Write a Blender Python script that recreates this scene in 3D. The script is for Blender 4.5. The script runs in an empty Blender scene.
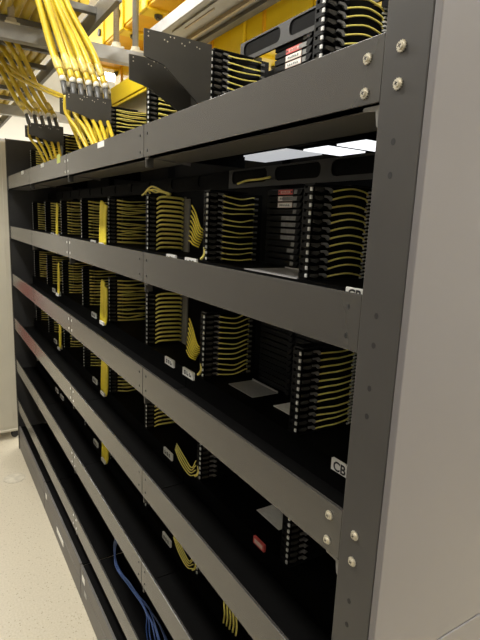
import bpy, bmesh, math, random
from mathutils import Vector, Matrix
random.seed(7)
S = 0.46                        # metres per layout unit (eye to rack face distance)
EYE = 3.47                      # eye height in layout units
COL = bpy.context.scene.collection
def W(x, y, z): return Vector(((x + .9) * S, (y - 1) * S, (z + EYE) * S))

# ---------------------------------------------------------------- materials
def mat(name, col, rough=.5, metal=0., var=.0, scale=30., bump=0., emit=None, spec=.5, trans=0., stretch=None, ior=1.5):
    m = bpy.data.materials.new(name); m.use_nodes = True
    nt = m.node_tree; b = nt.nodes['Principled BSDF']
    c = (*col, 1)
    b.inputs['Base Color'].default_value = c
    b.inputs['Roughness'].default_value = rough
    b.inputs['Metallic'].default_value = metal
    b.inputs['IOR'].default_value = ior
    b.inputs['Specular IOR Level'].default_value = spec
    if trans: b.inputs['Transmission Weight'].default_value = trans
    tc = nt.nodes.new('ShaderNodeTexCoord')
    n = nt.nodes.new('ShaderNodeTexNoise'); n.inputs['Scale'].default_value = scale; n.inputs['Detail'].default_value = 4
    if stretch:
        mp = nt.nodes.new('ShaderNodeMapping'); mp.inputs['Scale'].default_value = stretch
        nt.links.new(tc.outputs['Object'], mp.inputs[0]); nt.links.new(mp.outputs[0], n.inputs['Vector'])
    else:
        nt.links.new(tc.outputs['Object'], n.inputs['Vector'])
    if var:
        r = nt.nodes.new('ShaderNodeValToRGB')
        r.color_ramp.elements[0].position = .3; r.color_ramp.elements[1].position = .7
        r.color_ramp.elements[0].color = (*[max(0, k * (1 - var)) for k in col], 1)
        r.color_ramp.elements[1].color = (*[min(1, k * (1 + var)) for k in col], 1)
        nt.links.new(n.outputs['Fac'], r.inputs[0]); nt.links.new(r.outputs[0], b.inputs['Base Color'])
    if bump:
        bp = nt.nodes.new('ShaderNodeBump'); bp.inputs['Strength'].default_value = bump; bp.inputs['Distance'].default_value = .002
        nt.links.new(n.outputs['Fac'], bp.inputs['Height']); nt.links.new(bp.outputs[0], b.inputs['Normal'])
    if emit:
        b.inputs['Emission Color'].default_value = (*emit[:3], 1); b.inputs['Emission Strength'].default_value = emit[3]
    return m
M = {}
M['rail'] = mat('charcoal_powder_coat', (.034, .0315, .028), .25, 0, .03, 6, 0, spec=.5, ior=1.72)
M['post'] = mat('dark_post_paint', (.038, .0355, .033), .40, 0, .05, 14, .05, spec=.4)
M['panel'] = mat('grey_side_panel_paint', (.115, .107, .108), .34, 0, .04, 4, .04, spec=.7)
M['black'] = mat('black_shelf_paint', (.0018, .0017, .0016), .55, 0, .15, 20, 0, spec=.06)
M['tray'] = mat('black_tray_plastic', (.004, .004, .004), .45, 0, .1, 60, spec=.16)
M['plate'] = mat('black_bracket_paint', (.040, .037, .031), .42, 0, .08, 20, .04)
M['kick'] = mat('grey_kick_panel_paint', (.10, .092, .085), .45, 0, .06, 12, .04)
M['grey'] = mat('grey_label_pocket', (.19, .19, .18), .35, 0, .3, 80)
M['clip'] = mat('smoky_grey_clip', (.16, .155, .145), .3, 0, .2, 90)
M['tab'] = mat('pale_tray_tab', (.72, .72, .69), .35, 0, .1, 90)
M['comb'] = mat('pale_comb_plastic', (.72, .71, .66), .4, 0, .1, 90)
M['trough'] = mat('grey_comb_plastic', (.25, .235, .205), .4, 0, .08, 60)
M['yellow'] = mat('yellow_cord_jacket', (.93, .80, .20), .36, 0, .06, 40)
M['yelbright'] = mat('bright_yellow_jacket', (.54, .385, .022), .36, 0, .06, 25)
M['lemon'] = mat('lemon_bundle_jacket', (.93, .76, .07), .36, 0, .05, 25)
M['duct'] = mat('yellow_duct_plastic', (.95, .69, .025), .3, 0, .04, 6)
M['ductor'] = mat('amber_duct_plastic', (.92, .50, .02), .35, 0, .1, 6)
M['boot'] = mat('grey_cable_boot', (.085, .085, .08), .4, 0, .1, 40)
M['ring'] = mat('pale_cable_ring', (.62, .58, .46), .4, 0, .1, 50)
M['white'] = mat('white_label_stock', (.80, .79, .74), .5, 0, .03, 60)
M['lime'] = mat('lime_sticker', (.60, .66, .16), .5, 0, .05, 60)
M['ink'] = mat('black_ink', (.02, .02, .02), .5)
M['red'] = mat('red_label_print', (.62, .10, .09), .5, 0, .05, 60)
M['pink'] = mat('pale_pink_label', (.72, .56, .48), .5, 0, .05, 60)
M['bolt'] = mat('plated_bolt_steel', (.62, .58, .48), .32, .8, .1, 60)
M['hole'] = mat('dark_drilled_hole', (.004, .004, .004), .7)
M['steel'] = mat('galvanized_steel', (.33, .325, .31), .42, .35, .12, 18)
M['steelmid'] = mat('grey_tray_steel', (.27, .265, .25), .42, .35, .12, 18)
M['steeldark'] = mat('weathered_grey_strut', (.17, .165, .15), .5, .3, .12, 18)
M['rod'] = mat('tan_threaded_rod', (.40, .33, .22), .5, .3, .15, 60, stretch=(1, 1, 8))
M['beige'] = mat('beige_cabinet_enamel', (.50, .465, .375), .4, 0, .03, 6)
M['rubber'] = mat('black_rubber', (.02, .02, .02), .6)
M['blue'] = mat('blue_cable_jacket', (.016, .042, .13), .4, 0, .1, 40)
M['sheet'] = mat('grey_sheet_metal', (.30, .30, .29), .32, .2, .08, 12)
M['wall'] = mat('off_white_wall_paint', (.78, .76, .70), .7, 0, .02, 5, .03)
M['greywall'] = mat('mid_grey_wall_paint', (.25, .235, .21), .7, 0, .02, 5, .03)
M['under'] = mat('grey_shelf_underside_paint', (.11, .103, .093), .4, 0, .05, 14)
M['beam'] = mat('dark_beam_paint', (.018, .017, .016), .45, 0, .08, 20, .04)
M['ceil'] = mat('white_ceiling_tile', (.80, .79, .75), .8, 0, .04, 40, .05)
M['lamp'] = mat('lit_diffuser', (.9, .9, .88), .5, emit=(1, .98, .93, 9))
M['glow'] = mat('imitated_glow', (.9, .9, .88), .5, emit=(.95, .97, 1, 1.0))  # emission imitates the bright patches behind the guide beam
M['dimglow'] = mat('dim_imitated_glow', (.8, .8, .8), .5, emit=(.95, .97, 1, .36))  # weaker emission imitates the soft glow under the shelf, left panel
M['paper'] = mat('printed_paper', (.78, .78, .75), .5, 0, .12, 60, stretch=(1, 6, 1))
M['liner'] = mat('pale_liner_sheet', (.42, .41, .40), .35, 0, .1, 12)
M['redwall'] = mat('red_cabinet_enamel', (.45, .06, .05), .4, 0, .05, 6)
M['sleeve'] = mat('clear_sleeve_with_print', (.60, .46, .12), .2, 0, .35, 60, .2)

def floor_material():
    m = bpy.data.materials.new('speckled_vinyl_floor'); m.use_nodes = True
    nt = m.node_tree; b = nt.nodes['Principled BSDF']; L = nt.links.new
    tc = nt.nodes.new('ShaderNodeTexCoord')
    v = nt.nodes.new('ShaderNodeTexVoronoi'); v.inputs['Scale'].default_value = 60
    n = nt.nodes.new('ShaderNodeTexNoise'); n.inputs['Scale'].default_value = 130; n.inputs['Detail'].default_value = 6
    r = nt.nodes.new('ShaderNodeValToRGB')
    r.color_ramp.elements[0].color = (.44, .393, .295, 1); r.color_ramp.elements[1].color = (.50, .45, .345, 1)
    r.color_ramp.elements[0].position = .35; r.color_ramp.elements[1].position = .65
    r2 = nt.nodes.new('ShaderNodeValToRGB')
    r2.color_ramp.elements[0].color = (.35, .32, .26, 1); r2.color_ramp.elements[1].color = (1, 1, 1, 1)
    r2.color_ramp.elements[0].position = .10; r2.color_ramp.elements[1].position = .22
    mx = nt.nodes.new('ShaderNodeMixRGB'); mx.blend_type = 'MULTIPLY'; mx.inputs[0].default_value = .55
    L(tc.outputs['Object'], v.inputs['Vector']); L(tc.outputs['Object'], n.inputs['Vector'])
    L(n.outputs['Fac'], r.inputs[0]); L(v.outputs['Distance'], r2.inputs[0])
    L(r.outputs[0], mx.inputs[1]); L(r2.outputs[0], mx.inputs[2]); L(mx.outputs[0], b.inputs['Base Color'])
    b.inputs['Roughness'].default_value = .38
    return m
M['floor'] = floor_material()

# ---------------------------------------------------------------- mesh builder (layout units, origin o)
class MB:
    def __init__(s, o=(0, 0, 0)): s.bm = bmesh.new(); s.o = Vector(o); s.mats = []; s.cur = 0
    def use(s, m):
        if m not in s.mats: s.mats.append(m)
        s.cur = s.mats.index(m); return s
    def _v(s, p): return s.bm.verts.new((Vector(p) - s.o) * S)
    def _f(s, vs, smooth=False):
        f = s.bm.faces.new(vs); f.material_index = s.cur; f.smooth = smooth; return f
    def box(s, x0, x1, y0, y1, z0, z1, bev=0):
        v = [s._v((x, y, z)) for z in (z0, z1) for y in (y0, y1) for x in (x0, x1)]
        fs = [s._f([v[i] for i in q]) for q in ((0, 2, 3, 1), (4, 5, 7, 6), (0, 1, 5, 4), (2, 6, 7, 3), (0, 4, 6, 2), (1, 3, 7, 5))]
        if bev:
            es = {e for f in fs for e in f.edges}
            r = bmesh.ops.bevel(s.bm, geom=list(es), offset=bev * S, segments=2, profile=.5, affect='EDGES', material=-1)
            for f in r['faces']: f.material_index = s.cur
        return s
    def poly(s, pts, off):                      # planar polygon extruded along off
        a = [s._v(p) for p in pts]; b = [s._v(Vector(p) + Vector(off)) for p in pts]
        s._f(a); s._f(b[::-1]); n = len(a)
        for i in range(n): s._f([a[i], b[i], b[(i + 1) % n], a[(i + 1) % n]][::-1])
        return s
    def tube(s, pts, r, seg=6, smooth=True):
        pts = [Vector(p) for p in pts]; rings = []
        for i, p in enumerate(pts):
            d = (pts[min(i + 1, len(pts) - 1)] - pts[max(i - 1, 0)]).normalized()
            u = d.orthogonal().normalized() if not rings else (pu - d * pu.dot(d)).normalized()
            pu = u; w = d.cross(u)
            rr = r[i] if isinstance(r, (list, tuple)) else r
            rings.append([s._v(p + (u * math.cos(k * 2 * math.pi / seg) + w * math.sin(k * 2 * math.pi / seg)) * rr) for k in range(seg)])
        for a, b in zip(rings, rings[1:]):
            for k in range(seg): s._f([a[k], a[(k + 1) % seg], b[(k + 1) % seg], b[k]], smooth)
        s._f(rings[0][::-1]); s._f(rings[-1])
        return s
    def build(s, name, m=None, parent=None, loc=None):
        bmesh.ops.recalc_face_normals(s.bm, faces=s.bm.faces[:])
        me = bpy.data.meshes.new(name); s.bm.to_mesh(me); s.bm.free()
        for k in (s.mats or [m]): me.materials.append(k)
        o = bpy.data.objects.new(name, me); COL.objects.link(o)
        if parent is not None: o.parent = parent
        else: o.location = loc if loc is not None else W(*s.o)
        return o
def curve(pts, n=10):                           # Catmull-Rom through points
    P = [Vector(p) for p in pts]; P = [P[0] * 2 - P[1]] + P + [P[-1] * 2 - P[-2]]; out = []
    for i in range(1, len(P) - 2):
        for k in range(n):
            t = k / n; a, b, c, d = P[i - 1:i + 3]
            out.append(.5 * (2 * b + (c - a) * t + (2 * a - 5 * b + 4 * c - d) * t * t + (3 * b - a - 3 * c + d) * t ** 3))
    out.append(P[-2]); return out
def tag(o, label, cat, group=None, kind=None):
    o['label'] = label; o['category'] = cat
    if group: o['group'] = group
    if kind: o['kind'] = kind
    return o
def thing(name, o, label, cat, group=None):
    e = bpy.data.objects.new(name, None); e.empty_display_size = .05; COL.objects.link(e); e.location = W(*o)
    return tag(e, label, cat, group)
def struct(name, mb, m): o = mb.build(name, m); o['kind'] = 'structure'; return o
def text_mesh(name, body, size, m, parent, loc, thick=.0002):
    c = bpy.data.curves.new(name, 'FONT'); c.body = body; c.size = size; c.extrude = thick; c.align_x = 'LEFT'; c.offset = size * .02
    t = bpy.data.objects.new(name + '_source', c); COL.objects.link(t)
    bpy.context.view_layer.update()
    me = bpy.data.meshes.new_from_object(t.evaluated_get(bpy.context.evaluated_depsgraph_get()))
    bpy.data.objects.remove(t); me.name = name
    me.transform(Matrix.Rotation(math.pi / 2, 4, 'X'))      # stands upright, reads from -y
    me.materials.clear(); me.materials.append(m)
    o = bpy.data.objects.new(name, me); COL.objects.link(o); o.parent = parent; o.location = loc
    return o
ORD = ['nearest', 'second', 'third', 'fourth', 'fifth', 'sixth', 'seventh', 'farthest']

# ---------------------------------------------------------------- the room
FZ, CZ = -3.47, 3.6
XL, XR, YF, YB = -17, 4.5, -2.4, 9
struct('floor', MB((0, 0, FZ)).box(XL, XR, YF, YB, FZ - .1, FZ), M['floor'])
struct('ceiling', MB((0, 0, CZ)).box(XL, XR, YF, YB, CZ, CZ + .1), M['ceil'])
struct('wall_left', MB((XL, 0, 0)).box(XL - .1, XL, YF, YB, FZ, CZ), M['wall'])
struct('wall_right', MB((XR, 0, 0)).box(XR, XR + .1, YF, YB, FZ, CZ), M['wall'])
struct('wall_front', MB((0, YF, 0)).box(XL, XR, YF - .1, YF, FZ, CZ), M['greywall'])
struct('wall_back', MB((0, YB, 0)).box(XL, XR, YB, YB + .1, FZ, CZ), M['wall'])
# ceiling lights with area lamps just under the diffusers
nl = 0
for ly, rowname in ((-.7, 'the front aisle'), (4.4, 'the rear aisle')):
    for i, lx in enumerate((1.6, -3.2, -8.0, -12.8)):
        t = thing('ceiling_light', (lx, ly, CZ), f'white recessed ceiling light over {rowname}, {["nearest","second","third","farthest"][i]} of four', 'ceiling light', 'ceiling lights')
        f = MB((lx, ly, CZ))
        for a, b, c, d in ((-1.3, 1.3, -.34, -.3), (-1.3, 1.3, .3, .34), (-1.3, -1.26, -.3, .3), (1.26, 1.3, -.3, .3)):
            f.box(lx + a, lx + b, ly + c, ly + d, CZ - .05, CZ)
        f.build('frame', M['white'], t)
        MB((lx, ly, CZ)).box(lx - 1.26, lx + 1.26, ly - .3, ly + .3, CZ - .03, CZ).build('diffuser', M['lamp'], t)
        la = bpy.data.lights.new('ceiling_lamp', 'AREA'); la.shape = 'RECTANGLE'; la.size = 2.5 * S; la.size_y = .6 * S
        la.energy = 30 if ly < 0 else 42; la.color = (1, .98, .935)
        lo = bpy.data.objects.new('ceiling_lamp', la); COL.objects.link(lo); lo.location = W(lx, ly, CZ - .06)
w = bpy.data.worlds.new('room_ambient'); bpy.context.scene.world = w; w.use_nodes = True
w.node_tree.nodes['Background'].inputs[0].default_value = (1, .98, .95, 1); w.node_tree.nodes['Background'].inputs[1].default_value = .15

# ---------------------------------------------------------------- the rack line-up: four bays
RT = [.478, -.180, -.830, -1.458, -2.070, -2.690]        # rail tops
RH = .163
SEAM = [-.905 - 1.69 * k for k in range(5)]
FLOORZ = [.440, -.216, -.872, -1.500, -2.130]            # module floor of each row
BAYLAB = ['nearest bay of the black rack row, with the grey side panel and bolted corner post', 'second bay of the black rack row, right of the flat yellow cord bundles',
          'third bay of the black rack row, with the ceiling cables dropping in above it', 'farthest bay of the black rack row, ending beside the beige cabinet']
def bolt(mb, x, z, r=.0130):
    n = 32; y = mb_y = .999
    ring = [(x + r * (1 + .13 * math.cos(14 * a)) * math.cos(a), y, z + r * (1 + .13 * math.cos(14 * a)) * math.sin(a)) for a in [2 * math.pi * k / 84 for k in range(84)]]
    mb.poly(ring, (0, -.004, 0))
    ring = [(x + r * .62 * math.cos(a), y - .004, z + r * .62 * math.sin(a)) for a in [2 * math.pi * k / 20 for k in range(20)]]
    mb.poly(ring, (0, -.006, 0))
    for a in (.4, .4 + math.pi / 2):
        c, s_ = math.cos(a), math.sin(a); l, t = r * .42, r * .09
        mb2 = [(x + c * l - s_ * t, y - .010, z + s_ * l + c * t), (x - c * l - s_ * t, y - .010, z - s_ * l + c * t),
               (x - c * l + s_ * t, y - .010, z - s_ * l - c * t), (x + c * l + s_ * t, y - .010, z + s_ * l - c * t)]
        mb.use(M['hole']).poly(mb2, (0, -.0004, 0)).use(M['bolt'])
    return mb
def hole(mb, x, z, r=.0062, y=1.0):
    return mb.poly([(x + r * math.cos(a), y + .002, z + r * 1.25 * math.sin(a)) for a in [2 * math.pi * k / 12 for k in range(12)]], (0, -.0026, 0))
def label_marks(mb, x0, x1, y, z0, z1, n=3):
    w_ = (x1 - x0) / (n + 1); h = z1 - z0
    for k in range(n):
        a = x0 + w_ * (k + .65); q = random.random()
        mb.box(a, a + w_ * .18, y - .0012, y, z0 + h * .25, z1 - h * .25)
        if q > .3: mb.box(a, a + w_ * .6, y - .0012, y, z1 - h * .36, z1 - h * .25)
        if q < .7: mb.box(a, a + w_ * .6, y - .0012, y, z0 + h * .25, z0 + h * .36)
        mb.box(a + w_ * .42, a + w_ * .6, y - .0012, y, z0 + h * .25, z0 + h * (.5 + .25 * q))
for b in range(4):
    xr, xl = SEAM[b] - .003, SEAM[b + 1] + .003
    o = (SEAM[b + 1], 1, FZ)
    t = thing('rack_bay', o, BAYLAB[b], 'rack', 'bays of the black rack row')
    for r in range(6):
        z1, z0 = RT[r], RT[r] - RH
        xr2 = -.966 if b == 0 else xr
        m = MB(o)
        m.box(xl, xr2, 1.0, 1.006, z0, z1, .0015).box(xl, xr2, 1.006, 1.012, z1 - .004, z1).box(xl, xr2, 1.006, 1.05, z0, z0 + .006)
        rail = m.build('cross_rail', M['rail'], t)
        zc = (z0 + z1) / 2 - (.011 if r == 0 else 0)
        for end, sx in ((xr2, -1), (xl, 1)):
            for dz in (.042, -.042):
                mid = (end == xl and b == 1) or (end == xr2 and b == 2)
                if b == 0 and sx < 0 and r in (0, 2, 3, 4): bolt(MB(o).use(M['bolt']), end - .052, zc + dz).build('bolt', None, rail)
                elif mid:
                    hb = MB(o).use(M['white']); hole(hb, end + sx * .045, zc + dz, .0085); hb.build('bolt', None, rail)
                else: hole(MB(o), end + sx * .048, zc + dz).build('bolt_hole', M['hole'], rail)
        # small angle bracket that joins the rail ends
        MB(o).box(xl + .0, xl + .012, 1.008, 1.05, z0 - .05, z0).box(xl, xl + .05, 1.006, 1.010, z0 - .012, z0).build('joint_bracket', M['plate'], t)
        if b == 0 and r in (0, 2):
            MB(o).poly([(-.975, 1.01, z0 - .004), (-.975, 1.01, z0 - .06), (-.980, 1.01, z0 - .055), (-.986, 1.01, z0 - .018), (-1.03, 1.01, z0 - .014), (-1.03, 1.01, z0 - .004)], (0, .006, 0)).build('joint_bracket', M['clip'], t)
    # rail stickers
    if b == 1:
        s = MB(o); s.box(-3.42, -3.28, .9985, 1, .438, .474); s.build('rail_label', M['white'], t)
    if b == 2:
        MB(o).box(-4.62, -4.50, .9985, 1, .43, .50).build('rail_label', M['lime'], t)
    if b == 3 or b == 2:
        x = -5.25 if b == 2 else -6.4
        MB(o).box(x - .07, x + .07, .9985, 1, .44, .478).build('rail_label', M['white'], t)
    # shelves
    for r in range(5):
        z0 = RT[r] - RH; zf = FLOORZ[r]
        m = MB(o)
        m.box(xl, xr, 1.006, 1.28, z0, z0 + .006).box(xl, xr, 1.274, 1.28, z0, zf).box(xl, xr, 1.28, 1.66, zf - .006, zf)
        m.box(xl, xl + .006, 1.28, 1.62, z0, zf).box(xr - .006, xr, 1.28, 1.62, z0, zf)
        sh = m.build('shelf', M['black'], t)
        MB(o).box(xl, xr, 1.052, 1.27, z0 - .004, z0 - .0005).poly([(xl + .004, 1.06, z0 - .004), (xl + .004, 1.27, z0 - .004), (xl + .004, 1.27, z0 - .022)], (.004, 0, 0)).build('shelf_underside', M['under'], sh)
        # label plates on the riser of the shelf
        if b == 0: pl = [(-1.300, -1.06, 'CB')] if r < 3 else [(-1.79, -1.70, None)]
        else: pl = [(SEAM[b] + .075 - .10, SEAM[b] + .075 + .04, None), (SEAM[b] - .20 - .09, SEAM[b] - .20 + .04, None)]
        for (a, c, txt) in pl:
            if r == 0 or (b == 1 and r > 2 and a > -2.7): continue
            zt = zf + .008; zl = zt - (.046 if r != 3 or b else .036)
            if b == 0 and r == 4: continue
            q = MB(o).use(M['red'] if b == 0 and r == 3 else M['white']).box(a, c, 1.262, 1.274, zl, zt)
            if b == 0 and r == 3: q.use(M['pink']).box(a + .012, c - .012, 1.2605, 1.262, zl + .008, zt - .008)
            if not txt: q.use(M['ink'] if r != 3 or b else M['red']); label_marks(q, a, c, 1.262, zl, zt, 3)
            lp = q.build('label_plate', None, sh)
            if txt: text_mesh('plate_lettering', txt, .052 * S, M['ink'], lp, (Vector((a + .012, 1.2612, zl + .005)) - Vector(o)) * S)
        # guide beam above the trays, behind them (the open top shelf of the first bay has its own)
        if r > 0 or b == 0:
            zb = zf + .408
            y = 1.52; xs_l = xl
            if r == 0: xl = -2.52
            bk = MB(o); bk.box(xl, xr, y + .006, y + .012, zb + .0, zb + .1); 
            g = MB(o); g.box(xl, xr, y, y + .006, zb, zb + .022); g.box(xl, xr, y, y + .006, zb + .092, zb + .1)
            n = 4; wb = (xr - xl) / n
            for k in range(n + 1):
                c = xl + wb * k; a0, a1 = max(xl, c - .035), min(xr, c + .035)
                g.box(a0, a1, y, y + .006, zb + .022, zb + .092)
                for sx, e in ((-1, a0), (1, a1)):
                    if xl < e < xr:
                        for zz, sg in ((zb + .022, 1), (zb + .092, -1)):
                            R_ = .03
                            arc = [(e, y, zz)] + [(e + sx * (R_ - R_ * math.sin(u)), y, zz + sg * (R_ - R_ * math.cos(u))) for u in [0, .4, .8, 1.2, math.pi / 2]]
                            g.poly(arc, (0, .006, 0))
            gb = g.build('guide_beam', M['beam'] if b == 0 else M['black'], t); bk.build('beam_backing', M['black'], gb); xl = xs_l
    if b == 0: MB(o).box(-1.62, -.845, 1.64, 1.65, .44, 1.12).build('rear_cover', M['black'], t)
    # back skin
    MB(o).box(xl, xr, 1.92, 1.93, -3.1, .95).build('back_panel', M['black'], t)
    # inner uprights at the seam
    MB(o).box(xl, xl + .05, 1.86, 1.92, FZ, .95).build('rear_post', M['black'], t)
    # kick panels
    ks = [-.83, -2.45, -4.12, -5.77, -7.6]
    kr, kl = ks[b] - .008, ks[b + 1] + .008
    if b == 0: kr = -.966
    k = MB(o).box(kl, kr, 1.0, 1.02, -3.255, -3.105, .002).box(kl, kr, 1.004, 1.02, -3.263, -3.255).box(kl, kr, 1.0, 1.02, FZ + .004, -3.263, .002).build('kick_panel', M['kick'], t)
    MB(o).box(kl, kr, 1.02, 1.9, -3.13, -3.12).build('plinth_shelf', M['black'], t)
    if b == 1: MB(o).box(kl + .06, kl + .14, .998, 1, -3.225, -3.165).build('kick_sticker', M['white'], k); MB(o).box(kl + .12, kl + .19, .998, 1, -3.33, -3.285).build('kick_sticker', M['sheet'], k)
    if b == 2: MB(o).box(-5.10, -4.80, .998, 1, -3.36, -3.30).build('kick_sticker', M['white'], k); MB(o).box(kl + .09, kl + .15, .998, 1, -3.255, -3.195).build('kick_sticker', M['white'], k)
    # end parts
    if b == 0:
        ZT = .95
        p = MB(o); p.box(-.962, -.824, .9955, 1.0055, FZ, ZT, .003).box(-.838, -.826, 1.005, 1.05, FZ, ZT).box(-.962, -.954, 1.0, 1.06, FZ, ZT)
        post = p.build('corner_post', M['post'], t)
        for r in range(6):
            zc = RT[r] - RH / 2 - (.010 if r == 0 else 0)
            for dz in (.042, -.042):
                if r in (0, 2, 3, 4):
                    bb = MB(o).use(M['bolt']); bolt(bb, -.904, zc + dz)
                    ob = bb.build('bolt', None, post); ob.location.y -= .0045 * S
            for z in (zc - .175, zc - .255) if r != 1 else (zc + .035, zc - .045, zc - .165, zc - .245):
                hole(MB(o), -.904, z, .0068, .9955).build('bolt_hole', M['hole'], post)
        MB(o).box(-.8225, -.80, .9965, 1.95, -1.2745, ZT, .003).build('side_panel', M['panel'], t)
        MB(o).box(-.8225, -.80, .9965, 1.95, FZ + .01, -1.2820, .003).build('side_panel', M['panel'], t)
        MB(o).box(-.84, -.828, 1.05, 1.93, FZ, .95).build('inner_side', M['black'], t)
    if b == 3:
        MB(o).box(-7.665, -7.640, 1.0, 1.93, FZ, .97).build('end_panel', M['beam'], t)
        MB(o).box(-7.66, -7.60, .99, 1.0, FZ, .97).build('end_post', M['rail'], t)

# ---------------------------------------------------------------- tray stacks
PITCH = .0304
def make_tray(parent, o, x, z, depth, subs, i, rnd, row):
    w_ = .055
    mb = MB(o); mb.box(x - w_, x - .004, 1.283, 1.283 + depth, z + .002, z + .020)
    mb.box(x - .034, x - .002, 1.278, 1.283, z, z + .027)
    tr = mb.build('tray', M['tray'], parent)
    MB(o).box(x - .013, x - .001, 1.272, 1.279, z + .007, z + .022, .002).build('tray_tab', M['tab'], tr)
    if subs:
        c = MB(o); c.poly([(x - .004, 1.290, z + .021), (x - .004, 1.325, z + .021), (x - .004, 1.332, z + .012), (x - .004, 1.318, z + .004), (x - .004, 1.290, z + .010)], (.007, 0, 0))
        c.build('side_latch', M['plate'], tr)
        d = MB(o)      # angled clip on the side of the tray where the cord leaves
        d.poly([(x + .001, 1.335, z + .024), (x + .001, 1.362, z + .024), (x + .001, 1.384, z + .008), (x + .001, 1.364, z + .003), (x + .001, 1.354, z + .014), (x + .001, 1.335, z + .016)], (.008, 0, 0))
        if x > -3: d.build('cord_clip', M['clip'], tr)
    return tr
def make_module(k, row, ntr, style, label):
    x, z0 = -1.536 - .845 * k, FLOORZ[row] + .004
    o = (x - .03, 1.28, z0)
    rnd = random.Random(k * 10 + row)
    t = thing('fiber_module', o, label, 'fiber module', 'stacks of black fiber trays')
    H = ntr * PITCH; zt = z0 + H
    dep = .235
    h = MB(o); h.box(x - .06, x, 1.285, 1.285 + dep, zt + .002, zt + .010).box(x - .066, x - .058, 1.285, 1.60, z0, zt).box(x - .06, x + .012, 1.275, 1.285 + dep + .03, z0 - .003, z0)
    h.box(x - .05, x - .003, 1.395, 1.60, z0, zt)            # dark side skin behind the cords
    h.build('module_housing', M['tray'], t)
    for i in range(ntr):
        make_tray(t, o, x, z0 + i * PITCH + .002, dep * .42, k < 4, i, rnd, row)
    # comb at the back of the side
    c = MB(o)
    ye = 1.56 if k < 3 else 1.60
    if style == 'trough':
        c.box(x + .005, x + .03, 1.535, 1.542, z0 - .02, zt + .005).box(x + .03, x + .10, 1.528, 1.542, z0 - .05, zt - .01, .003).box(x + .03, x + .10, 1.50, 1.53, z0 - .055, z0 - .02, .003)
        for i in range(ntr): c.box(x + .008, x + .036, 1.520, 1.535, z0 + i * PITCH + .002, z0 + i * PITCH + .008)
        c.build('cord_comb', M['trough'], t); ye = 1.515
    elif style != 'none':
        bright = k == 0
        c.use(M['tray']).box(x + .003, x + .012, ye, ye + .05, z0 - .01, zt)
        c.use(M['comb'] if bright else M['clip'])
        for i in range(ntr * (2 if bright else 1)):
            zz = z0 + i * PITCH / (2 if bright else 1) + .004
            if bright:
                c.box(x + .012, x + .020, ye, ye + .027, zz, zz + .0055)
                c.box(x + .012, x + .019, ye - .012 + .004 * (i % 3), ye, zz - .003, zz + .003)
            else: c.box(x + .010, x + .020, ye - .005, ye + .02, zz, zz + .010)
        c.build('cord_comb', None, t)
    # cords
    per = {'arc': 1, 'wave': 1, 'trough': 2, 'dense': 2, 'none': 0}[style]
    for i in range(ntr):
        for j in range(per):
            za = z0 + i * PITCH + .012 + (j * .005 if per == 2 else 0)
            y0 = 1.372 if k < 2 else 1.348; q = rnd.uniform(-1, 1); rr = .0038
            if style == 'arc':
                ze = za - .004 + .010 * q * .6; up = (.016 if row < 2 else .004) + .004 * q
                if row >= 2: ze = za + .012 + .006 * q
                pts = [(x + .008, y0, za), (x + .016, y0 + .05, za + up * .7), (x + .022, y0 + .10, za + up), (x + .018, ye - .02, (za + ze) / 2 + up * .6), (x + .012, ye, ze)]
            elif style == 'wave':
                ze = za + .006 * q + (.012 if row == 2 else 0); up = -.006 + .006 * rnd.uniform(-1, 1)
                pts = [(x + .008, y0 - .01, za + .004), (x + .016, y0 + .04, za + up * .5), (x + .020, y0 + .10, za + up + .004 * q), (x + .016, ye - .02, ze), (x + .012, ye, ze)]
            elif style == 'trough':
                ze = za - .002; up = .010
                pts = [(x + .008 + .008 * j, y0 - .015, za - .006), (x + .022 + .008 * j, y0 + .02, za + up), (x + .026 + .008 * j, ye - .02, za + up - .003), (x + .016 + .008 * j, ye + .01, ze)]
                rr = .0056
            else:
                ze = za + .014 * rnd.uniform(-1, 1); up = -.014 * rnd.uniform(.0, 1) + .006 * (q > .6)
                pts = [(x + .008 + .006 * j, y0 - .01, za), (x + .018 + .006 * j, y0 + .05, za + up * .8), (x + .020 + .006 * j, y0 + .10, za + up), (x + .012 + .006 * j, ye, ze)]
                rr = .0040
            MB(o).tube(curve(pts, 5 if k < 3 else 3), rr, 6 if k < 3 else 5).build('patch_cord', M['yellow'], t)
    return t
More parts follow.
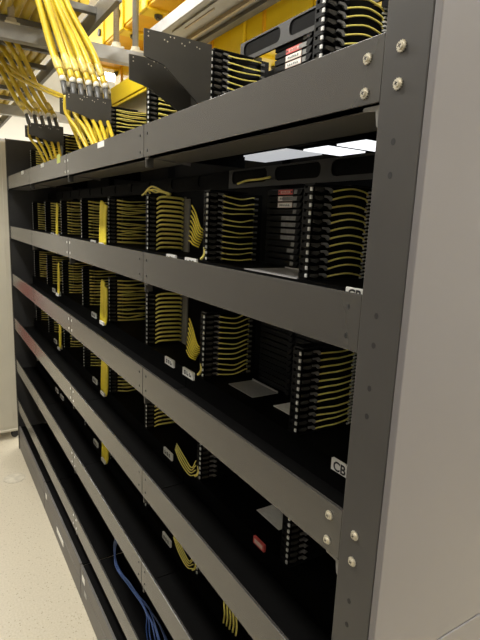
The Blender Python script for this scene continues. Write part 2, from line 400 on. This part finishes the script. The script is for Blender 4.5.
def make_cassettes(row, n, label):
    """the wide recessed cassette block between the first two tray stacks"""
    xl, xr, yf, z0 = -2.215, -1.62, 1.535, FLOORZ[row] + .012
    o = ((xl + xr) / 2, yf, z0)
    t = thing('cassette_block', o, label, 'cassette block', 'recessed cassette blocks of the nearest bay')
    rnd = random.Random(row)
    P_ = .0315
    h = MB(o).box(xl, xr, yf + .02, yf + .33, z0 - .008, z0).box(xl, xr, yf + .02, yf + .33, z0 + n * P_, z0 + n * P_ + .004).box(xl, xl + .006, yf + .02, yf + .33, z0, z0 + n * P_)
    h.build('cassette_housing', M['tray'], t)
    for i in range(n):
        z = z0 + i * P_
        c = MB(o).box(xl + .006, xr, yf, yf + .30, z + .002, z + .028, .002).build('cassette', M['tray'], t)
        if row < 2:
            q = rnd.choice([0, .0, .03, .09])
            for a, e in ((-1.985 - q, -1.945), (-1.885, -1.862), (-1.845, -1.70)): MB(o).box(a, e, yf - .003, yf, z + .005, z + .025).build('label_pocket', M['grey'], c)
        MB(o).poly([(-1.945, yf - .012, z + .026), (-1.905, yf - .012, z + .026), (-1.915, yf - .012, z + .012), (-1.930, yf - .012, z - .002), (-1.950, yf - .012, z + .004)], (0, .012, 0)).build('cassette_latch', M['tray'], c)
    zl = z0 + {0: 11, 1: n - 1, 2: n - 1, 3: n - 4}[row] * P_
    for i in range(3 if row < 2 else 1):
        z = zl - i * P_ + .003
        a, c2 = -2.115, -1.995
        q = MB(o); yy = yf - .001
        if i == 0 and row != 2:
            q.use(M['red']).box(a, c2, yy - .001, yy, z, z + .024)
            q.use(M['pink']).box(a + .024, c2 - .024, yy - .0018, yy - .001, z + .006, z + .018)
            for e, d in ((a + .004, .014), (c2 - .004, -.014)):
                q.use(M['ink']).poly([(e, yy - .001, z + .005), (e + d, yy - .001, z + .012), (e, yy - .001, z + .019)], (0, -.0008, 0))
            q.use(M['red']); label_marks(q, a + .024, c2 - .024, yy - .0018, z + .004, z + .020, 5)
        else:
            q.use(M['pink']).box(a, c2, yy - .001, yy, z, z + .025)
            q.use(M['white']).box(a + .004, c2 - .004, yy - .0018, yy - .001, z + .003, z + .022)
            q.use(M['clip']); label_marks(q, a + .010, c2 - .010, yy - .0018, z + .002, z + .022, 6)
        q.build('warning_label', None, t)['label'] = 'red and white warning label' if i == 0 and row != 2 else 'pale printed warning label'
    if row >= 2:
        zt = z0 + n * P_ + .004
        MB(o).box(xl + .03, xr - .02, yf + .002, yf + .05, zt, zt + .003).build('paper_cover', M['paper'], t)['label'] = 'white printed paper cover'
    return t
ROWN = ['open top shelf', 'shelf below the top rail', 'shelf below the second rail', 'shelf below the third rail', 'shelf below the fourth rail']
COUNT = [13, 12, 12, 9, 10]
for row in range(5):
    for k in range(8):
        if row == 4 and k > 4: continue
        style = ('arc', 'wave', 'trough', 'dense', 'dense', 'dense', 'dense', 'dense')[k]
        if row == 0 and k == 2: style = 'dense'
        if row >= 3 and k == 0: style = 'none'
        if row >= 3 and k == 1: style = 'none'
        n = COUNT[row] + (0 if row in (0,) or k == 0 else (12 - COUNT[row] if row in (3, 4) else 0))
        look = {'arc': 'arching yellow cords', 'wave': 'wavy yellow cords', 'trough': 'grey comb and yellow cords', 'dense': 'dense crossing yellow cords', 'none': 'bare side'}[style]
        make_module(k, row, n, style, f'tray stack with {look}, {ORD[k]} from post, {ROWN[row]}')
for row in range(4):
    make_cassettes(row, (13, 12, 12, 9)[row], f'recessed black cassette block between the two nearest tray stacks, {ROWN[row]}')

# ---------------------------------------------------------------- yellow cord bundles hanging at the seams
def bundle(seam, row, kind, label):
    zf = FLOORZ[row]
    o = (SEAM[seam] + .1, 1.24, zf)
    t = thing('cord_bundle', o, label, 'cord bundle', 'yellow cord bundles between the tray stacks')
    xs = SEAM[seam] - (.04 if kind != 'drop' else 0)
    rnd = random.Random(seam * 9 + row)
    if kind == 'drop':
        zb = zf - .01; zt = zf + .335
        for j in range(9):
            col = 0 if j < 5 else 1
            x = xs + .075 + j * .018 + col * .008 if seam == 2 else xs + .11 + j * .009
            ztop = zt - (.004 * j if col == 0 else .03 + .004 * (j - 5))
            if row >= 2 and col == 1:      # hanging loops
                pts = [(x, 1.25, ztop), (x + .004, 1.245, zb + .10), (x, 1.24, zb + .02), (x - .02, 1.235, zb - .01)]
            else:
                pts = [(x - .01, 1.26, ztop + .01), (x, 1.25, ztop - .03), (x + rnd.uniform(-.003, .003), 1.245, (zb + zt) / 2), (x, 1.24, zb)]
            MB(o).tube(curve(pts, 5), .0095 if seam == 2 else .006, 6).build('bundle_strand', M['lemon'], t)
        MB(o).box(xs + .12, xs + .22, 1.215, 1.228, zb - .012, zb + .016).build('bundle_tag', M['white'], t)
    else:                                   # fan that gathers from the comb of the trays
        if kind == 'fan':
            for j in range(8):
                f = j / 7
                a = Vector((SEAM[seam] - .055 + .03 * f, 1.30, zf + .10 + .20 * f)); e = Vector((SEAM[seam] + .050 + .085 * f, 1.275, zf + .085 + .095 * f))
                mid = a.lerp(e, .5) + Vector((.012, -.01, .008 + .012 * f))
                MB(o).tube(curve([a, mid, e, e + Vector((.012, .03, -.015))], 5), .0046, 6).build('bundle_strand', M['lemon'], t)
        else:
            for j in range(4):
                f = j / 3
                MB(o).tube(curve([(-2.72 + .02 * f, 1.27, zf + .060 + .045 * f), (-2.62 + .05 * f, 1.262, zf + .015 + .060 * f), (-2.50 + .03 * f, 1.262, zf - .01 + .06 * f), (-2.43, 1.27, zf + .02 + .09 * f)], 6), .0036, 6).build('bundle_strand', M['yellow'], t)
        lo = [(SEAM[seam] + .17, 1.285, zf + .075), (SEAM[seam] + .185, 1.28, zf + .05), (SEAM[seam] + .175, 1.275, zf + .025), (SEAM[seam] + .16, 1.27, zf + .01)]
        MB(o).tube(curve(lo, 5), .008, 6).build('bundle_strand', M['yellow'], t)
for row in range(1, 5):
    bundle(1, row, 'fan' if row < 3 else 'lowfan', f'fan of yellow cords right of the grey comb, {ROWN[row]}')
    bundle(2, row, 'drop', f'flat yellow cord bundle between second and third bay, {ROWN[row]}')
    if row < 4: bundle(3, row, 'drop', f'narrow yellow cord bundle before the farthest bay, {ROWN[row]}')
# loose cords on top of the trays
def loose(name, label, pts, r, m, cat='cord', group=None):
    return tag(MB(pts[0]).tube(curve(pts, 8), r, 7).build(name, m), label, cat, group)
loose('loose_cord', 'short loose yellow cord lying on the guide beam above the second tray stack', [(-2.46, 1.50, .212), (-2.36, 1.497, .224), (-2.24, 1.50, .226), (-2.15, 1.502, .232)], .006, M['yellow'])
for q in range(3):
    loose('loose_cord', f'coiled loose yellow cord on top of the third tray stack, {["outer","middle","inner"][q]} loop', [(-3.40 + .05 * q, 1.30 + .01 * q, .158 + .004 * q), (-3.36 + .04 * q, 1.30, .168 + .012 * q), (-3.25, 1.31 + .012 * q, .212 - .018 * q), (-3.12 - .03 * q, 1.34, .178), (-3.10 - .02 * q, 1.38, .164), (-3.2, 1.40, .160)], .0062, M['yellow'], group='coiled cord loops')

# papers and sheets on the shelves of the nearest bay
def sheet(name, label, x0, x1, y0, y1, z, m, cat, th=.003): return tag(MB((x0, y0, z)).box(x0, x1, y0, y1, z, z + th).build(name, m), label, cat)
sheet('paper_sheet', 'white printed paper on the shelf below the second rail, beside the nearest stack', -1.86, -1.66, 1.39, 1.53, FLOORZ[2], M['paper'], 'paper')
tag(MB((-2.1, 1.45, FLOORZ[2])).box(-2.24, -2.0, 1.36, 1.52, FLOORZ[2], FLOORZ[2] + .004).box(-2.24, -2.0, 1.515, 1.52, FLOORZ[2], FLOORZ[2] + .012).build('metal_plate', M['sheet']), 'dull grey metal plate between the two nearest stacks, below the second rail', 'plate')
tag(MB((-1.8, 1.4, FLOORZ[1])).box(-2.0, -1.60, 1.275, 1.52, FLOORZ[1], FLOORZ[1] + .004).box(-2.0, -1.60, 1.515, 1.52, FLOORZ[1], FLOORZ[1] + .010).build('shelf_liner', M['liner']), 'pale grey liner sheet under the cassettes, below the top rail', 'liner')
sheet('paper_sheet', 'white printed paper on the shelf below the third rail, left of the bare stack', -1.97, -1.77, 1.40, 1.53, FLOORZ[3] + .004, M['paper'], 'paper')
# added glowing panels imitating bright patches behind the beam, under the top shelf
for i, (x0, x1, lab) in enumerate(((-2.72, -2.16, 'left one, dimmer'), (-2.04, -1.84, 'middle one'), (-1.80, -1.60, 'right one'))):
    t = thing('glow_panel', ((x0 + x1) / 2, 1.72, .40), f'white stand-in glow panel behind the guide beam below the top rail, {lab}', 'glow panel', 'stand-in glow panels behind the rack')
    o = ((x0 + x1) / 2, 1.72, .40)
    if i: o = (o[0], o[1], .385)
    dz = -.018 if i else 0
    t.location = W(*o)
    MB(o).box(x0, x1, 1.60, 1.86, .385 + dz, .40 + dz, .002).build('glow_panel_back', M['black'], t)
    MB(o).box(x0 + .01, x1 - .01, 1.61, 1.85, .378 + dz, .385 + dz).build('glow_panel_face', M['glow' if i else 'dimglow'], t)

# pairs of cable guide plates on the top shelf
def guide(xa, xb, ya, yb, ztop, zbot, zbot2, label, dxz=0):
    o = (xa, 1.1, .6)
    t = thing('guide_plates', o, label, 'bracket', 'black guide plate pairs on the top shelf')
    for i, (x, dz) in enumerate(((xa, 0), (xb, dxz))):
        p = MB(o).use(M['plate'])
        p.poly([(x, ya, ztop + dz), (x, yb, ztop + dz), (x, yb, zbot2 + (dz if i == 0 else .0)), (x, ya + .10, zbot + dz - .022), (x, ya, zbot + dz)], (-.008, 0, 0))
        p.use(M['bolt'])
        for fy, fz in ((.02, .012), (.02, .03), (.10, .03), (.115, .035), (.19, .028), (.205, .035), (.27, .028), (.285, .032), (.13, .012), (.15, .012), (.23, .014)):
            yy, zz = ya + fy, ztop + dz - fz
            if fy < yb - ya: p.poly([(x + .0005, yy + .0035 * math.cos(a), zz + .0035 * math.sin(a)) for a in [2 * math.pi * k / 8 for k in range(8)]], (.001, 0, 0))
        p.build('guide_plate', None, t)
    MB(o).box(xb, xa - .008, yb - .012, yb, zbot2 - .1, ztop - .06).build('plate_spacer', M['plate'], t)
    return t
guide(-2.375, -2.575, .915, 1.268, .857, .740, .52, 'black plate pair without cables jutting out above the second tray stack', -.062)
guide(-3.95, -4.15, .93, 1.262, .870, .755, .66, 'black plate pair holding the nearer group of thick yellow cables')
guide(-5.50, -5.70, .93, 1.262, .875, .765, .69, 'black plate pair holding the farther group of thick yellow cables')

# thick yellow trunk cables coming down from overhead
def trunk(idx, grp, top, mid, boot, lean, exit_, label):
    t = thing('trunk_cable', boot, label, 'cable', f'thick yellow cables of the {grp} group')
    rnd = random.Random(len(label) * 7 + idx); boot = (boot[0] + rnd.uniform(-.03, .03), boot[1] + rnd.uniform(-.012, .012), boot[2] + rnd.uniform(-.02, .03)); lean = (lean[0] + rnd.uniform(-.05, .05), lean[1] + rnd.uniform(-.05, .05), lean[2])
    b = Vector(boot); L = Vector(lean)
    top = [Vector(p) for p in top]; mid = Vector(mid)
    c0 = b + L * .14
    MB(boot).tube(curve([c0, mid] + top, 10), .0235, 10).build('cable_jacket', M['yelbright'], t)
    MB(boot).tube([b, b + L * .02, b + L * .105], [.015, .020, .020], 10).build('cable_boot', M['boot'], t)
    MB(boot).tube([b + L * .105, b + L * .145], .0235, 10).build('cable_ring', M['ring'], t)
    if idx % 2 == 0 or grp == 'nearer':
        e0 = c0.lerp(mid, .25); e1 = c0.lerp(mid, .62 + .3 * rnd.random())
        MB(boot).tube([e0, e0.lerp(e1, .2), e0.lerp(e1, .8), e1], [.024, .029, .029, .024], 10).build('clear_sleeve', M['sleeve'], t)
    MB(boot).tube(curve([b, b + Vector((.0, 0, -.12)), (b + Vector(exit_)) / 2 + Vector((-.04, 0, -.02)), exit_], 6), .014, 8).build('cable_tail', M['yelbright'], t)
names = ['front', 'second', 'third', 'fourth', 'fifth', 'rear']
for i in range(6):
    y = .945 + .062 * i
    trunk(i, 'nearer', [(-4.30 - .012 * i, .82 + .045 * i, 1.60), (-4.46, .76 + .045 * i, 1.86), (-5.0, .74 + .045 * i, 2.0)],
          (-4.22, y - .05, 1.24), (-4.03, y, .865), (-.34, -.03, .94), (-3.80 + .075 * i, 1.07 + .01 * i, .44),
          f'thick yellow cable with grey boot, {names[i]} one of the nearer hanging group')
for i in range(5):
    y = .955 + .068 * i
    trunk(i, 'farther', [(-6.02 + .10 * i, .76 + .02 * i, 1.42 + .06 * i), (-6.5, .70 + .03 * i, 1.75 + .04 * i), (-7.2, .7 + .03 * i, 1.97)],
          (-5.82, y - .09, 1.12 + .02 * i), (-5.6, y, .875), (-.40, -.10, .91), (-5.42 + .13 * i, 1.07 + .01 * i, .45),
          f'thick yellow cable with grey boot, {names[i] if i < 4 else "rear"} one of the farther hanging group')
for i in range(6):      # second rank behind, between the plates
    y = .975 + .062 * i
    trunk(i, 'nearer rear', [(-4.42 - .02 * i, .86 + .05 * i, 1.62), (-4.62, .80 + .05 * i, 1.88), (-5.2, .78 + .05 * i, 2.02)],
          (-4.30, y - .03, 1.22), (-4.10, y + .01, .84), (-.30, -.02, .95), (-4.00 + .085 * i, 1.08 + .01 * i, .43),
          f'thick yellow cable in the back rank of the nearer hanging group, {names[i]} of six')
for i in range(2):
    loose('thin_cable', f'thin yellow cable crossing from the farther to the nearer cable group, {["upper","lower"][i]} one', [(-6.4, .76, 1.66 - .07 * i), (-5.6, .86, 1.34 - .05 * i), (-4.9, .93, 1.10 - .03 * i), (-4.25, 1.0, .90 - .02 * i)], .012, M['yelbright'], 'cable', 'thin crossing cables')

# blue cables in the lowest shelf
rb = random.Random(3)
for i in range(7):
    q = i / 6; w1, w2, w3 = rb.uniform(-1, 1), rb.uniform(-1, 1), rb.uniform(-1, 1)
    loose('blue_cable', f'thin blue cable drooping in the lowest shelf, {["first","second","third","fourth","fifth","sixth","seventh"][i]} from the aisle side',
          [(-3.44 - .02 * w1, 1.13, -2.44), (-3.50 - .03 * w1, 1.12, -2.58), (-3.41 + .02 * w2, 1.10 + .02 * q, -2.69 - .02 * w2), (-3.06 + .05 * w3, 1.10 + .03 * q, -2.65 - .035 * w3),
           (-2.76 + .04 * w2, 1.09 + .04 * q, -2.58 - .04 * w2), (-2.58 + .26 * (q - .5), 1.08 + .04 * q, -2.59 - .04 * w1 - .12 * (1 - q)), (-2.46 + .42 * (q - .5), 1.08 + .04 * q, -2.80 - .04 * w3)], .0042, M['blue'], 'cable', 'blue cables in the lowest shelf')
o = (-2.0, 1.26, FLOORZ[4])
t = thing('cord_bundle', o, 'small tuft of short yellow cords at the second stack, shelf below the fourth rail', 'cord bundle', 'yellow cord bundles between the tray stacks')
for j in range(5):
    x = -2.08 + .032 * j; z = FLOORZ[4] + .03 + .006 * j
    MB(o).tube(curve([(x, 1.29, z + .05), (x + .03, 1.272, z + .025), (x + .045, 1.268, z - .03), (x + .04, 1.266, z - .085)], 5), .0055, 6).build('bundle_strand', M['yellow'], t)

# ---------------------------------------------------------------- overhead: ladder, beams, rods, tray, duct
o = (-8, .9, 1.75)
t = thing('cable_ladder', o, 'long overhead cable ladder full of yellow cables above the far bays', 'cable ladder')
for y in (.30, 1.36): MB(o).box(-15, -4.05, y - .022, y + .022, 1.60, 1.74).build('ladder_stringer', M['steeldark'], t)
for i in range(16): MB(o).box(-4.62 - .68 * i, -4.56 - .68 * i, .30, 1.36, 1.66, 1.71).build('ladder_rung', M['steeldark'], t)
for i in range(11):
    y = .37 + .088 * i
    loose('overhead_cable', f'yellow cable lying along the overhead ladder, {["first","second","third","fourth","fifth","sixth","seventh","eighth","ninth","tenth","eleventh"][i]} from the aisle',
          [(-14.5, y, 1.752), (-10, y + .005, 1.752), (-7.5, y - .005, 1.752), (-4.3 - .03 * i, y, 1.752)],   .0435, M['yelbright'], 'cable', 'cables lying on the overhead ladder')
def channel(name, label, x, y0, y1, z0, z1):
    m = MB((x, y0, z0)).box(x - .01, x, y0, y1, z0, z1).box(x - .10, x - .01, y0, y1, z0, z0 + .012).box(x - .10, x - .01, y0, y1, z1 - .012, z1)
    return tag(m.build(name, M['steel']), label, 'beam', 'grey overhead cross beams')
channel('cross_beam', 'grey steel cross beam over the third bay, behind the hanging yellow cables', -5.0, -.4, 2.2, 1.455, 1.575)
channel('cross_beam', 'grey steel cross beam over the last bay at the left edge', -8.1, -.4, 2.4, 1.36, 1.49)
channel('cross_beam', 'distant grey steel cross beam beyond the end of the rack row', -11.4, -.4, 3.0, 1.30, 1.44)
def rod(x, y, z0, label, m, r=.028):
    t = thing('hanger_rod', (x, y, z0), label, 'rod', 'hanger rods holding the cross beams')
    MB((x, y, z0)).tube([(x, y, z0), (x, y, CZ)], r, 10).build('threaded_rod', m, t)
    MB((x, y, z0)).box(x - .06, x + .06, y - .06, y + .06, z0 - .0, z0 + .02, .004).tube([(x, y, z0 + .02), (x, y, z0 + .055)], .045, 6, False).build('rod_nut', M['ring'], t)
rod(-5.06, .75, 1.575, 'tan hanger rod on the near cross beam at the upper left corner', M['rod'])
rod(-5.06, 1.67, 1.575, 'tan hanger rod on the near cross beam left of the yellow duct', M['rod'])
rod(-5.06, 1.86, 1.575, 'pale steel hanger rod in front of the yellow duct', M['steel'], .03)
# perforated steel tray running along the line-up
o = (-3, 2.05, 1.6)
t = thing('steel_tray', o, 'pale grey steel cable tray running over the near bays', 'cable tray')
MB(o).box(-4.75, 0, 1.86, 2.20, 1.60, 1.612).build('tray_floor', M['steel'], t)
MB(o).box(-4.75, 0, 1.845, 1.86, 1.585, 1.68).build('tray_flange', M['steelmid'], t)
for x in (-.5, -2.2): MB(o).tube([(x, 2.03, 1.612), (x, 2.03, CZ)], .025, 8).build('tray_hanger', M['rod'], t)
MB(o).box(-4.75, 0, 2.20, 2.225, 1.57, 1.76).box(-4.75, 0, 2.225, 2.27, 1.57, 1.582).build('tray_flange', M['steeldark'], t)
MB(o).box(-4.35, 0, 1.93, 1.965, 1.585, 1.60).build('slotted_strip', M['steel'], t)
MB(o).box(-4.55, 0, 2.10, 2.125, 1.57, 1.60).build('slotted_strip', M['rod'], t)
MB(o).box(-4.2, -3.7, 1.975, 1.99, 1.585, 1.60).build('slotted_strip', M['rod'], t)
# yellow fibre duct behind
o = (-4, 2.7, 1.5)
t = thing('yellow_duct', o, 'large glossy yellow fiber duct running overhead behind the rack row', 'duct')
MB(o).box(-7.2, -1.4, 2.35, 3.3, 1.40, 1.43, .01).box(-7.2, -1.4, 2.35, 2.38, 1.43, 1.95, .008).box(-7.2, -1.4, 3.27, 3.3, 1.43, 1.95, .008).build('duct_trough', M['duct'], t)
for x in (-6.3, -5.2, -3.9, -3.05, -2.2):
    cp = MB(o).box(x - .10, x + .10, 2.33, 3.32, 1.375, 1.40, .006).box(x - .10, x + .10, 2.315, 2.345, 1.375, 1.98, .008).build('duct_coupler', M['duct'], t)
    for yy in (2.5, 2.75, 3.05):
        for xx in (x - .05, x + .05)[:1 if yy == 2.75 else 2]:
            MB(o).tube([(xx, yy, 1.375), (xx, yy, 1.35)], .035, 12).tube([(xx, yy, 1.35), (xx, yy, 1.335)], .022, 8).build('duct_knob', M['boot'], cp)
for i in range(14):
    x = -6.9 + .42 * i
    MB(o).box(x - .012, x + .012, 2.33, 2.35, 1.42, 1.95).build('duct_rib', M['ductor'], t)
for x in (-7.1, -1.5): MB(o).tube([(x, 2.8, 1.42), (x, 2.8, CZ)], .022, 8).build('duct_hanger', M['rod'], t)
o = (-6, 2.5, 1.7)
t = thing('yellow_duct', o, 'upper yellow duct with amber underside, left of the pale steel tray', 'duct')
MB(o).box(-7.3, -4.5, 1.92, 2.75, 1.95, 1.98, .01).build('duct_floor', M['ductor'], t)
MB(o).box(-7.3, -4.5, 1.91, 1.935, 1.98, 2.30, .008).box(-7.3, -4.5, 2.73, 2.755, 1.98, 2.30, .008).build('duct_wall', M['duct'], t)
for x in (-7.1, -6.3, -5.62, -4.95):
    cp = MB(o).box(x - .09, x + .09, 1.885, 1.91, 1.93, 2.33, .008).box(x - .09, x + .09, 1.91, 2.76, 1.925, 1.95, .006).build('duct_coupler', M['duct'], t)
    for yy in (2.05, 2.35, 2.6): MB(o).tube([(x, yy, 1.925), (x, yy, 1.90)], .04, 12).tube([(x, yy, 1.90), (x, yy, 1.885)], .024, 8).build('duct_knob', M['boot'], cp)
    MB(o).tube([(x, 1.885, 2.1), (x, 1.865, 2.1)], .04, 12).build('duct_knob', M['boot'], cp)
dp = MB(o)
for xx in (-5.45, -5.25, -5.1): dp.box(xx - .02, xx + .02, 1.93, 2.4, 2.30, 3.2, .008)
dp.box(-5.45, -5.1, 2.38, 2.41, 2.30, 3.2).build('duct_riser', M['duct'], t)
for x in (-7.2, -4.6): MB(o).tube([(x, 2.34, 1.98), (x, 2.34, CZ)], .022, 8).build('duct_hanger', M['rod'], t)
tag(MB((-5.6, 1.55, .98)).box(-6.4, -4.1, 1.60, 1.95, 1.02, 1.05, .01).box(-6.4, -4.1, 1.59, 1.62, 1.05, 1.20, .006).build('small_yellow_duct', M['duct']), 'small yellow duct tray lying low behind the third bay top shelf', 'duct')
# ---------------------------------------------------------------- beige cabinet on casters past the end of the line-up
o = (-8.4, .7, FZ)
t = thing('beige_cabinet', o, 'tall beige cabinet on casters at the far end of the rack row', 'cabinet')
XC = -8.04
MB(o).box(XC - .70, XC, .50, 1.05, FZ + .14, .98, .012).build('cabinet_body', M['beige'], t)
MB(o).box(XC, XC + .012, .50, .985, FZ + .20, .95, .004).build('side_cover', M['beige'], t)
MB(o).box(XC + .012, XC + .016, .50, .83, -2.2, -1.0).build('cover_decal', M['redwall'], t)
MB(o).box(XC - .72, XC + .02, .48, 1.06, FZ + .12, FZ + .16, .01).build('cabinet_base', M['beige'], t)
for (cx, cy) in ((XC - .06, 1.0), (XC - .06, .56), (XC - .62, 1.0), (XC - .62, .56)):
    c = MB(o).tube([(cx, cy, FZ + .12), (cx, cy, FZ + .09)], .04, 10).box(cx - .035, cx - .028, cy - .03, cy + .03, FZ + .04, FZ + .10).box(cx + .028, cx + .035, cy - .03, cy + .03, FZ + .04, FZ + .10).build('caster', M['rubber'], t)
    MB(o).tube([(cx - .026, cy, FZ + .056), (cx + .026, cy, FZ + .056)], .055, 16).build('caster_wheel', M['rubber'], c)
# round floor box cover
o = (-6.72, .80, FZ)
t = thing('floor_cover', o, 'round speckled cover plate set flush in the floor near the far bays', 'floor cover')
MB(o).tube([(-6.72, .80, FZ), (-6.72, .80, FZ + .003)], .135, 36, False).build('cover_rim', mat('floor_cover_trim', (.42, .385, .30), .45, 0, .2, 60), t)
MB(o).tube([(-6.72, .80, FZ), (-6.72, .80, FZ + .004)], .118, 36, False).build('cover_disc', mat('floor_cover_speckle', (.48, .44, .35), .42, 0, .22, 22), t)
# far background: red pipe and pale racks at the end wall
tag(MB((-14, 1.2, FZ)).tube([(-14, .95, FZ), (-14, .95, CZ)], .04, 10).build('red_pipe', M['redwall']), 'thin red upright pipe in front of the far wall', 'pipe')

# ---------------------------------------------------------------- camera
cam = bpy.data.cameras.new('camera'); co = bpy.data.objects.new('camera', cam); COL.objects.link(co)
cam.sensor_fit = 'VERTICAL'; cam.sensor_height = 36; cam.lens = 499.29 / 640 * 36; cam.clip_start = .01
r0 = Vector((.52679907, .84894478, .04213666)); r1 = Vector((.18446277, -.06579243, -.98063492)); r2 = Vector((-.82973262, .52437021, -.19125809))
Rm = Matrix((r0, -r1, -r2)).transposed().to_4x4()
co.matrix_world = Matrix.Translation(W(0, 0, 0)) @ Rm
sc = bpy.context.scene; sc.camera = co
sc.view_settings.view_transform = 'Standard'; sc.view_settings.look = 'None'; sc.view_settings.gamma = 1
sc.view_settings.use_curve_mapping = False; sc.view_settings.exposure = .50
sc.cycles.use_denoising = True
